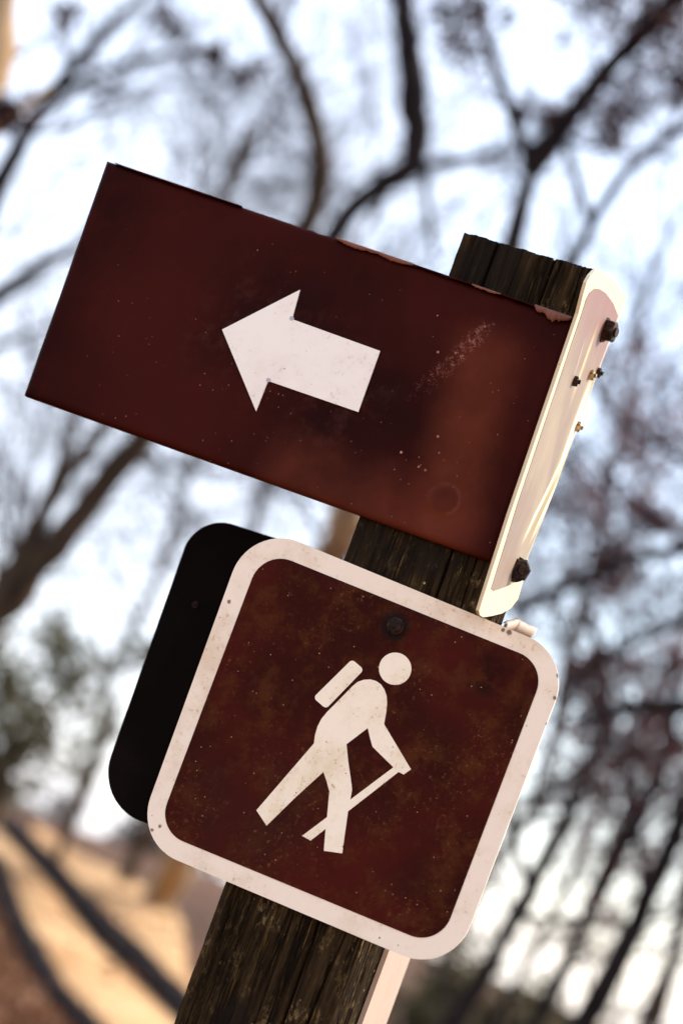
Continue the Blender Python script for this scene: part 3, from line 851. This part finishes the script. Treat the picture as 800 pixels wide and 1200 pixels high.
wood_tree('fork_tree', 'tree with dark branches forking in a Y above the post top', 'tree',
    [([(310, 1140), (420, 810), (520, 530), (585, 340), (606, 262), (622, 196)], 12, 34, 17),
     ([(620, 200), (630, 178), (656, 146), (692, 108), (728, 62), (776, 12), (830, -50)], 12, 27, 20),
     ([(622, 190), (610, 160), (592, 112), (572, 62), (556, 10), (545, -40)], 12, 15, 10),
     ([(570, 390), (655, 335), (683, 296), (697, 248), (740, 187), (792, 150), (860, 118)], 12, 18, 12),
     ([(692, 262), (676, 212), (664, 168), (652, 148)], 12, 11, 8),
     ([(655, 150), (672, 185), (730, 180), (745, 120)], 12, 8, 6)],
    M_BARK_DARK, 9, per_m=2.4, boughs=0.5, twig_len=(0.3, 0.8), depth=1,
    leaves=[((722, 130), 42, 12, 170), ((775, 30), 60, 12, 330), ((552, 36), 36, 11.6, 150), ((640, 130), 22, 12, 60), ((790, 95), 34, 12, 90), ((700, 5), 40, 12, 110)],
    leaf_mat=M_LEAF_DARK, leaf_size=0.026, leaf_mul=3.0, leaf_spread=1.55)
wood_tree('right_tree', 'dark leaning tree with rust coloured leaves right of the hiker sign', 'tree',
    [([(640, 1290), (700, 1168), (748, 1080), (792, 975), (836, 880), (870, 790), (903, 690), (930, 560)], 11, 27, 16),
     ([(520, 1215), (560, 1160), (600, 1085), (650, 985), (692, 905), (718, 842), (706, 770), (690, 715)], 11.6, 20, 10),
     ([(905, 690), (840, 630), (765, 650), (705, 664), (650, 698), (600, 720)], [11, 11.2, 11.5, 11.8, 12, 12], 17, 10),
     ([(856, 832), (790, 828), (730, 822), (675, 846)], 11, 22, 12),
     ([(600, 1250), (660, 1140), (705, 1040), (752, 950), (780, 900), (790, 830)], 11.6, 18, 12),
     ([(560, 1230), (640, 1090), (700, 960), (735, 880)], 12.5, 9, 6),
     ([(730, 1250), (770, 1150), (815, 1060)], 10.6, 10, 7),
     ([(900, 700), (840, 705), (780, 740), (720, 760), (660, 800)], 11, 14, 7),
     ([(930, 570), (840, 560), (770, 520), (720, 500), (690, 440)], [11, 11.5, 12, 12, 12], 12, 6)],
    M_BARK_DARK, 12, per_m=3.2, boughs=0.9, twig_len=(0.35, 0.9), depth=2, twig_r=0.009,
    leaves=[((725, 872), 62, 11.4, 260), ((762, 490), 70, 12.5, 230), ((690, 590), 36, 12.5, 80), ((725, 665), 46, 12, 130), ((690, 800), 34, 11.5, 120), ((770, 610), 40, 12, 110), ((785, 780), 46, 11.5, 120), ((700, 960), 40, 11.6, 60), ((765, 1010), 40, 11.6, 60), ((690, 1080), 36, 11.6, 40), ((790, 900), 40, 11.6, 70)],
    leaf_mat=M_LEAF_RED, leaf_size=0.022, leaf_mul=4.5, leaf_spread=1.4)
wood_tree('edge_tree', 'tan sunlit tree trunk at the top left edge with a dark leaf clump', 'tree',
    [([(-190, 560), (-95, 300), (-28, 110), (-8, 20), (2, -70)], 9, 60, 52),
     ([(-60, 200), (-20, 165), (25, 128), (60, 100)], 9, 18, 6)],
    M_BARK_PALE, 15, per_m=1.0, twig_len=(0.2, 0.5), depth=1, leaves=[((18, 130), 34, 9, 120)], leaf_mat=M_LEAF_DARK, leaf_size=0.03)
wood_tree('left_tree', 'brown tree reaching a long branch in from the left edge beside the arrow board', 'tree',
    [([(-260, 900), (-180, 680), (-110, 480), (-60, 350)], 15, 50, 36),
     ([(-130, 540), (-60, 388), (0, 343), (48, 312), (88, 286), (140, 262)], 15, 24, 8),
     ([(-110, 480), (-50, 430), (5, 398), (60, 380)], 15, 18, 6),
     ([(-60, 350), (30, 150), (100, 60), (180, -20)], 15.5, 26, 10),
     ([(60, 110), (150, 70), (240, 55), (300, 90)], 15.5, 9, 5)],
    M_BARK_BROWN, 18, M_BARK_DARK, per_m=2.6, boughs=0.8, twig_on=(1, 2, 3, 4), leaves=[((243, 62), 24, 15.5, 70), ((195, 28), 22, 15.5, 60), ((292, 92), 18, 15.5, 40), ((80, 20), 26, 15.5, 50)], leaf_mat=M_LEAF_DARK, leaf_size=0.045)

# evergreen bushes -------------------------------------------------------------
def bush(name, label, cat_, blobs, dist, seed, mat, leaf=0.07):
    rs = random.Random(seed); nr = np.random.RandomState(seed)
    c0 = at(*blobs[0][0], dist); g = terrain(c0[0], c0[1]); origin = np.array([c0[0], c0[1], g])
    root = thing(name, origin, label, cat_)
    segs = []; cs = []
    for (x, y), rad, n in blobs:
        c = at(x, y, dist) + np.array([0, nr.uniform(-.4, .4), 0]); Rd = rad * dist / FPX
        segs.append((origin - (0, 0, 0.2), c * 0.5 + origin * 0.5 + nr.normal(0, .1, 3), 0.05, 0.035)); segs.append((segs[-1][1], c, 0.035, 0.012))
        k = 16; hubs = nr.normal(0, 1, (k, 3)); hubs /= np.linalg.norm(hubs, axis=1, keepdims=True); hubs *= Rd * nr.uniform(0.35, 1.0, (k, 1))
        for h in hubs: segs.append((c, c + h, 0.012, 0.004))
        cs.append(c + hubs[nr.randint(0, k, n)] + nr.normal(0, Rd * 0.2, (n, 3)))
    V, F = tubes(segs, 6); link('trunk', mesh_np('trunk', V - origin, F, True), M_BARK_BROWN, root)
    V, F = leaf_quads(np.concatenate(cs), leaf, nr); link('crown', mesh_np('crown', V - origin, F), mat, root)
    return root
bush('evergreen_bush', 'green brown evergreen bush at the left edge below the forked tree', 'bush',
     [((38, 830), 62, 480), ((-20, 790), 70, 380), ((88, 808), 34, 160), ((15, 880), 60, 300), ((72, 762), 28, 130), ((-40, 900), 80, 260)], 24, 31, M_LEAF_GREEN)
bush('small_evergreen', 'small green tuft left of the black sign back', 'bush', [((158, 757), 22, 70), ((120, 850), 26, 60), ((100, 900), 26, 50)], 27, 32, M_LEAF_GREEN)
bush('olive_bush', 'olive brown bush below the right corner of the hiker sign', 'bush',
     [((560, 1170), 66, 420), ((620, 1200), 60, 420), ((500, 1200), 50, 260), ((660, 1240), 60, 260)], 21, 33, M_LEAF_OLIVE)
M_LEAF_GREY = mat_leaf('purple grey dry leaves', (0.045, 0.028, 0.024), (0.10, 0.062, 0.052), 0.2)
bush('bare_shrub', 'purple grey shrub on the crest above the far end of the trail', 'bush', [((15, 930), 40, 260), ((60, 950), 34, 200), ((-30, 915), 40, 200)], 47, 36, M_LEAF_GREY, 0.09)
bush('bare_shrub', 'purple grey shrub on the crest just left of the hiker sign corner', 'bush', [((155, 985), 34, 520), ((190, 1005), 36, 520), ((140, 1010), 24, 200), ((225, 1030), 34, 360)], 46, 37, M_LEAF_GREY, 0.09)
bush('thicket', 'grey brown thicket beyond the trail beside the post foot', 'bush',
     [((235, 1040), 40, 130), ((265, 1070), 40, 160), ((300, 1090), 34, 100), ((215, 1020), 30, 60)], 44, 34, M_LEAF_OLIVE)

# far bare trees: three grown, the others copies -------------------------------------
def far_tree_mesh(seed, h):
    rs = random.Random(seed); segs = []; tips = []
    P = [np.array([0, 0, -0.4])]; n = 7
    for k in range(n): P.append(P[-1] + np.array([rs.gauss(0, .22), rs.gauss(0, .22), h / n * (0.72)]))
    Rr = np.linspace(0.10, 0.035, n + 1)
    V, F, Q, r = curve_tube(P, Rr, 8, 0.08, seed)
    trunk = (V, F)
    for _ in range(20):
        t = rs.uniform(0.22, 1.0); i = min(int(t * (len(Q) - 1)), len(Q) - 2)
        a = rs.uniform(0, 2 * math.pi); el = rs.uniform(0.15, 0.9)
        d = [math.cos(a) * math.cos(el), math.sin(a) * math.cos(el), math.sin(el)]
        sprout(segs, tips, Q[i], d, rs.uniform(2.2, 4.4) * (1.15 - 0.5 * t), min(0.05, r[i] * 0.6), 2, rs, 0.006)
    return trunk, tubes(segs, 3)
far = []
FAR = [  # pixel column on the crest line, distance, label
    (-120, 1000, 30, 'bare far tree at the left edge behind the forked tree'),
    (60, 1000, 38, 'bare far tree rising behind the evergreen bush'),
    (140, 1030, 30, 'bare far tree rising behind the black sign back'),
    (330, 1100, 34, 'bare far tree behind the left half of the hiker sign'),
    (520, 1150, 31, 'bare far tree behind the post and the arrow'),
    (640, 1190, 36, 'bare far tree behind the olive bush'),
    (760, 1230, 30, 'bare far tree behind the right leaning tree'),
    (420, 1120, 44, 'bare far tree furthest back behind the post')]
for k, (x, y, dist, lab) in enumerate(FAR):
    p = at(x, y, dist); g = terrain(p[0], p[1])
    if k < 3:
        (tv, tf), (cv, cf) = far_tree_mesh(100 + k, 15)
        root = thing('bare_tree', (p[0], p[1], g), lab, 'tree', 'bare trees far behind the signs')
        link('trunk', mesh_np('trunk', tv, tf, True), M_BARK_BROWN, root)
        link('crown', mesh_np('crown', cv, cf), M_TWIG, root)
        far.append(root)
    else:
        src = far[k % 3]; root = src.copy(); COL.objects.link(root); root['label'] = lab
        for ch in list(src.children):
            c = ch.copy(); COL.objects.link(c); c.parent = root
        root.location = (p[0], p[1], g)
        s = rnd.uniform(0.85, 1.15); root.scale = (s, s, s)
    root.rotation_euler = (0, 0, rnd.uniform(0, 6.28))

# fallen timber beside the trail ---------------------------------------------------
def log(name, label, pxs, r, mat, seed, lift=0.5):
    P = [on_ground(*p) for p in pxs]; P = [np.array([p[0], p[1], terrain(p[0], p[1]) + r * lift]) for p in P]
    c = P[0].copy(); V, F, Q, rr = curve_tube([p - c for p in P], [r] * len(P), 12, 0.06, seed)
    n = len(V); V = np.concatenate([V, [Q[0]], [Q[-1]]])
    root = thing(name, c, label, 'log'); link('log_body', mesh_np('log_body', V[:-2], F, True), mat, root)
    caps = [(k, (k + 1) % 12, 12) for k in range(12)]
    for ring, cc in ((V[:12], Q[0]), (V[n - 12:n], Q[-1])):
        link('cut_end', mesh_np('cut_end', np.concatenate([ring, [cc]]), caps), M_BARK_PALE, root)
log('edge_log', 'dark log lying between the two sunlit sandy strips', [(8, 976), (65, 1037), (110, 1093), (152, 1136), (205, 1190), (240, 1228)], 0.14, M_BARK_DARK, 3, 0.5)
log('curved_log', 'dark curved log along the lower edge of the trail', [(-6, 1015), (14, 1083), (38, 1130), (62, 1170), (92, 1206), (120, 1240)], 0.09, M_BARK_DARK, 4, 0.5)

# loose leaves on the ground -------------------------------------------------------
def litter():
    nr = np.random.RandomState(8); n = 9000
    C = []
    while len(C) < n:
        x, y = nr.uniform(-60, 60), nr.uniform(1030, 1300)
        if y < 1100 + x * 2.2 and len(C) < 60: continue
        p = on_ground(x, y) if len(C) < 60 else None
        if p is None:
            b = C[nr.randint(0, 60)]; q = b[:2] + nr.normal(0, 1.0, 2); C.append(np.array([q[0], q[1], terrain(q[0], q[1]) + 0.02]))
        else: C.append(np.array([p[0], p[1], p[2] + 0.02]))
    for _ in range(14):
        p = on_ground(nr.uniform(20, 200), nr.uniform(1000, 1200))
        for _k in range(12):
            q = p[:2] + nr.normal(0, 0.35, 2); C.append(np.array([q[0], q[1], terrain(q[0], q[1]) + 0.09]))
    V, F = leaf_quads(C, 0.05, nr, 1, 0.01)
    tag(link('fallen_leaves', mesh_np('fallen_leaves', V, F), M_LITTER), kind='stuff')
litter()
